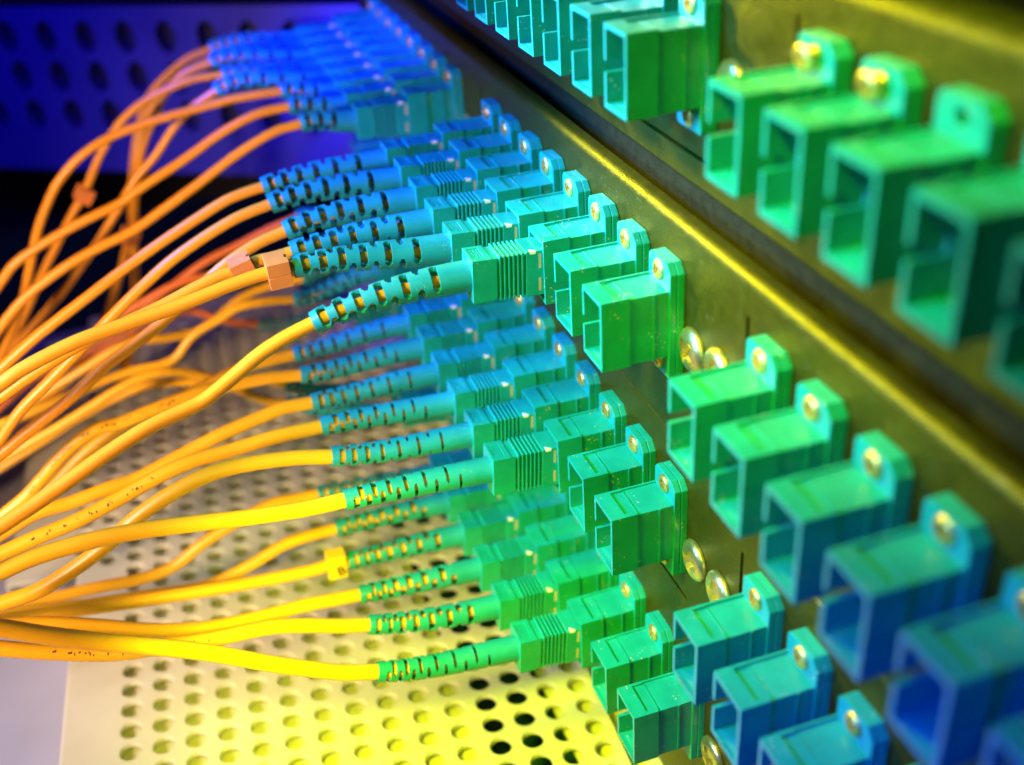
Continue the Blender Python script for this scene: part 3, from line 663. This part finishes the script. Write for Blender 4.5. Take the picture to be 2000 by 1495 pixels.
# ------------------------------------------------------------------ perforated trays
H0 = (-49.7, 99.4); E1 = (6.9, 0.37); E2 = (0.87, -7.55); ZT = -115.0
def lat(a, b): return (H0[0] + a * E1[0] + b * E2[0], H0[1] + a * E1[1] + b * E2[1])
def perforated(a0, a1, b0, b1, margin, thick=1.1, r_in=2.45, r_out=2.72):
    mb = MB(); n = 16
    for a in range(a0, a1 + 1):
        for b in range(b0, b1 + 1):
            c = lat(a, b)
            sq, r1, r2, r3 = [], [], [], []
            for k in range(n):
                an = 2 * math.pi * k / n
                cx, cy = math.cos(an), math.sin(an); mxx = max(abs(cx), abs(cy))
                u, v = cx / mxx * .5, cy / mxx * .5
                sq.append((c[0] + u * E1[0] + v * E2[0], c[1] + u * E1[1] + v * E2[1], ZT))
                dx, dy = u * E1[0] + v * E2[0], u * E1[1] + v * E2[1]; l = math.hypot(dx, dy)
                r1.append((c[0] + dx / l * r_out, c[1] + dy / l * r_out, ZT))
                r2.append((c[0] + dx / l * (r_in + .12), c[1] + dy / l * (r_in + .12), ZT - .28))
                r3.append((c[0] + dx / l * r_in, c[1] + dy / l * r_in, ZT - thick))
            fs = []
            for j in range(3):
                for k in range(n):
                    fs.append((j * n + k, j * n + (k + 1) % n, (j + 1) * n + (k + 1) % n, (j + 1) * n + k))
            mb.add(sq + r1 + r2 + r3, fs)
    return mb
def strip(mb, p, q, r_, s_, thick=1.3):
    vs = [(*p, ZT), (*q, ZT), (*r_, ZT), (*s_, ZT)] + [(*t, ZT - thick) for t in (p, q, r_, s_)]
    mb.add(vs, [(0, 1, 2, 3), (0, 4, 5, 1), (1, 5, 6, 2), (2, 6, 7, 3), (3, 7, 4, 0)])
def tray(name, label, a0, a1, b0, edge, b1=14):
    r = root(name, (*lat((a0 + a1) / 2, 7), ZT), label, 'perforated tray')
    inv = Matrix.Translation(-W(*lat((a0 + a1) / 2, 7), ZT))
    mb = perforated(a0, a1, b0, b1, 0)
    me = finish(mb.bm(), 'perforated_sheet', 'tray'); me.transform(inv)
    # orientation of the open sheet: up
    obj('perforated_sheet', me, r)
    ms = MB()
    A, B = a0 - .5, a1 + .5
    bl = b0 - .5
    p, q = lat(A, bl), lat(B, bl)
    e = (edge - p[1]); f = e
    p2 = (p[0] - E2[0] / 7.55 * e, p[1] + e); q2 = (q[0] - E2[0] / 7.55 * e, q[1] + e)
    strip(ms, p, q, q2, p2)
    me = finish(ms.bm(), 'edge_margin', 'tray'); me.transform(inv); obj('edge_margin', me, r)
    # rolled lip hanging down along the edge
    mr = MB()
    prof = [(0.0, 0.02), (0.5, -.08), (.85, -.45), (.9, -1.2), (.9, -9), (.2, -9), (.2, -1.3)]
    dx, dy = (q2[0] - p2[0], q2[1] - p2[1])
    vs = [(p2[0], p2[1] + u, ZT + v) for u, v in prof] + [(q2[0], q2[1] + u, ZT + v) for u, v in prof]
    n = len(prof)
    mr.add(vs, [tuple(range(n)), tuple(range(2 * n - 1, n - 1, -1))] + [(i, i + n, (i + 1) % n + n, (i + 1) % n) for i in range(n)])
    me = finish(mr.bm(), 'folded_lip', 'tray', 50); me.transform(inv); obj('folded_lip', me, r)
    return r
tray('perforated_tray', 'cream perforated metal tray with round holes under the near cables', -10, 16, 0, 109.9 + 1.2)
tray('perforated_tray', 'far wider perforated tray behind, mostly hidden by orange cables', -32, -11, -2, 122.5)

ub = MB(); ub.box(-300, 90, 21, 106, -118.9, -117.8); ub.box(-300, 90, -30, 1.5, -118.9, -117.8); ub.box(-300, 90, 106, 108, -134, -117.8)
u_ = obj('tray_underplate', finish(ub.bm(), 'tray_underplate', 'under'), None, label='cream plate seen through the tray holes, with a long dark slot', category='plate')
gb = MB(); gb.box(-300, 90, -28, 40, -134.2, -132.5)
g_ = obj('circuit_board', finish(gb.bm(), 'circuit_board', 'board'), None, label='dark green board deep under the slot below the tray holes', category='circuit board')
bn = MB(); bn.box(-330, 400, -300, 700, -150, -136)
b_ = obj('bench', finish(bn.bm(), 'bench', 'bench'), None, kind='structure', label='pale lavender grey bench surface left of the tray')

# ------------------------------------------------------------------ vented side panel far behind
p0 = Vector((-256, -14, 0)); p1 = Vector((-336, 113, 0)); dv = (p1 - p0).normalized()
vp = root('vented_panel', (-300, 50, -31), 'large blurred blue panel with rows of dark oval holes far behind', 'vent panel')
def vent():
    mb = MB(); n = 16; cw, ch = 17.4, 15.5
    nx = Vector((dv.y, -dv.x, 0));
    if nx.x < 0: nx = -nx
    z_top = 0.0
    def P(s, z, d=0): 
        q = p0 + dv * s + nx * d; return (q.x, q.y, z)
    zr = [-8.5, -24.0, -39.5]
    for j, zc in enumerate(zr):
        for c in range(0, 14):
            sc = 8.7 + c * cw + (j % 2) * 0
            sq, r1, r2 = [], [], []
            for k in range(n):
                an = 2 * math.pi * k / n; cx, cz = math.cos(an), math.sin(an); mm = max(abs(cx), abs(cz))
                sq.append(P(sc + cx / mm * cw / 2, zc + cz / mm * ch / 2))
                so = j * 1.6 - 1.6
                r1.append(P(sc - so + cx * 4.4, zc + cz * 6.2)); r2.append(P(sc - so + cx * 4.2, zc + cz * 6.0, -6))
            fs = []
            for q in range(2):
                for k in range(n): fs.append((q * n + k, q * n + (k + 1) % n, (q + 1) * n + (k + 1) % n, (q + 1) * n + k))
            mb.add(sq + r1 + r2, fs)
    Lx = 14 * cw
    def bxs(s0, s1, z0, z1, d0, d1):
        vs = [P(s, z, d) for s in (s0, s1) for d in (d0, d1) for z in (z0, z1)]
        mb.add(vs, [(0, 1, 3, 2), (4, 6, 7, 5), (0, 4, 5, 1), (2, 3, 7, 6), (0, 2, 6, 4), (1, 5, 7, 3)])
    bxs(0, Lx, -.75, 3.0, -2, 0.0)
    bxs(0, Lx, -63, -47.25, -2, 0.0)
    return mb, P, Lx
vm, PV, Lx = vent()
me = finish(vm.bm(), 'vented_sheet', 'vent'); me.transform(Matrix.Translation(-W(-300, 50, -31))); obj('vented_sheet', me, vp)
bk = MB(); vs = [PV(s, z, d) for s in (0, Lx) for d in (-9, -7) for z in (-62, 2)]
bk.add(vs, [(0, 1, 3, 2), (4, 6, 7, 5), (0, 4, 5, 1), (2, 3, 7, 6), (0, 2, 6, 4), (1, 5, 7, 3)])
me = finish(bk.bm(), 'hole_shade_backing', 'navy'); me.transform(Matrix.Translation(-W(-300, 50, -31))); obj('hole_shade_backing', me, vp)  # sheet added behind the vent holes, painted dark for their shade

cb = MB(); cb.box(-520, -470, -60, 500, -136, 160)  # backdrop added so the far background stays dark
obj('dark_backdrop', finish(cb.bm(), 'dark_backdrop', 'backdrop'), None, kind='structure', label='dark cabinet added behind the blue vented panel')

bpy.context.view_layer.update()
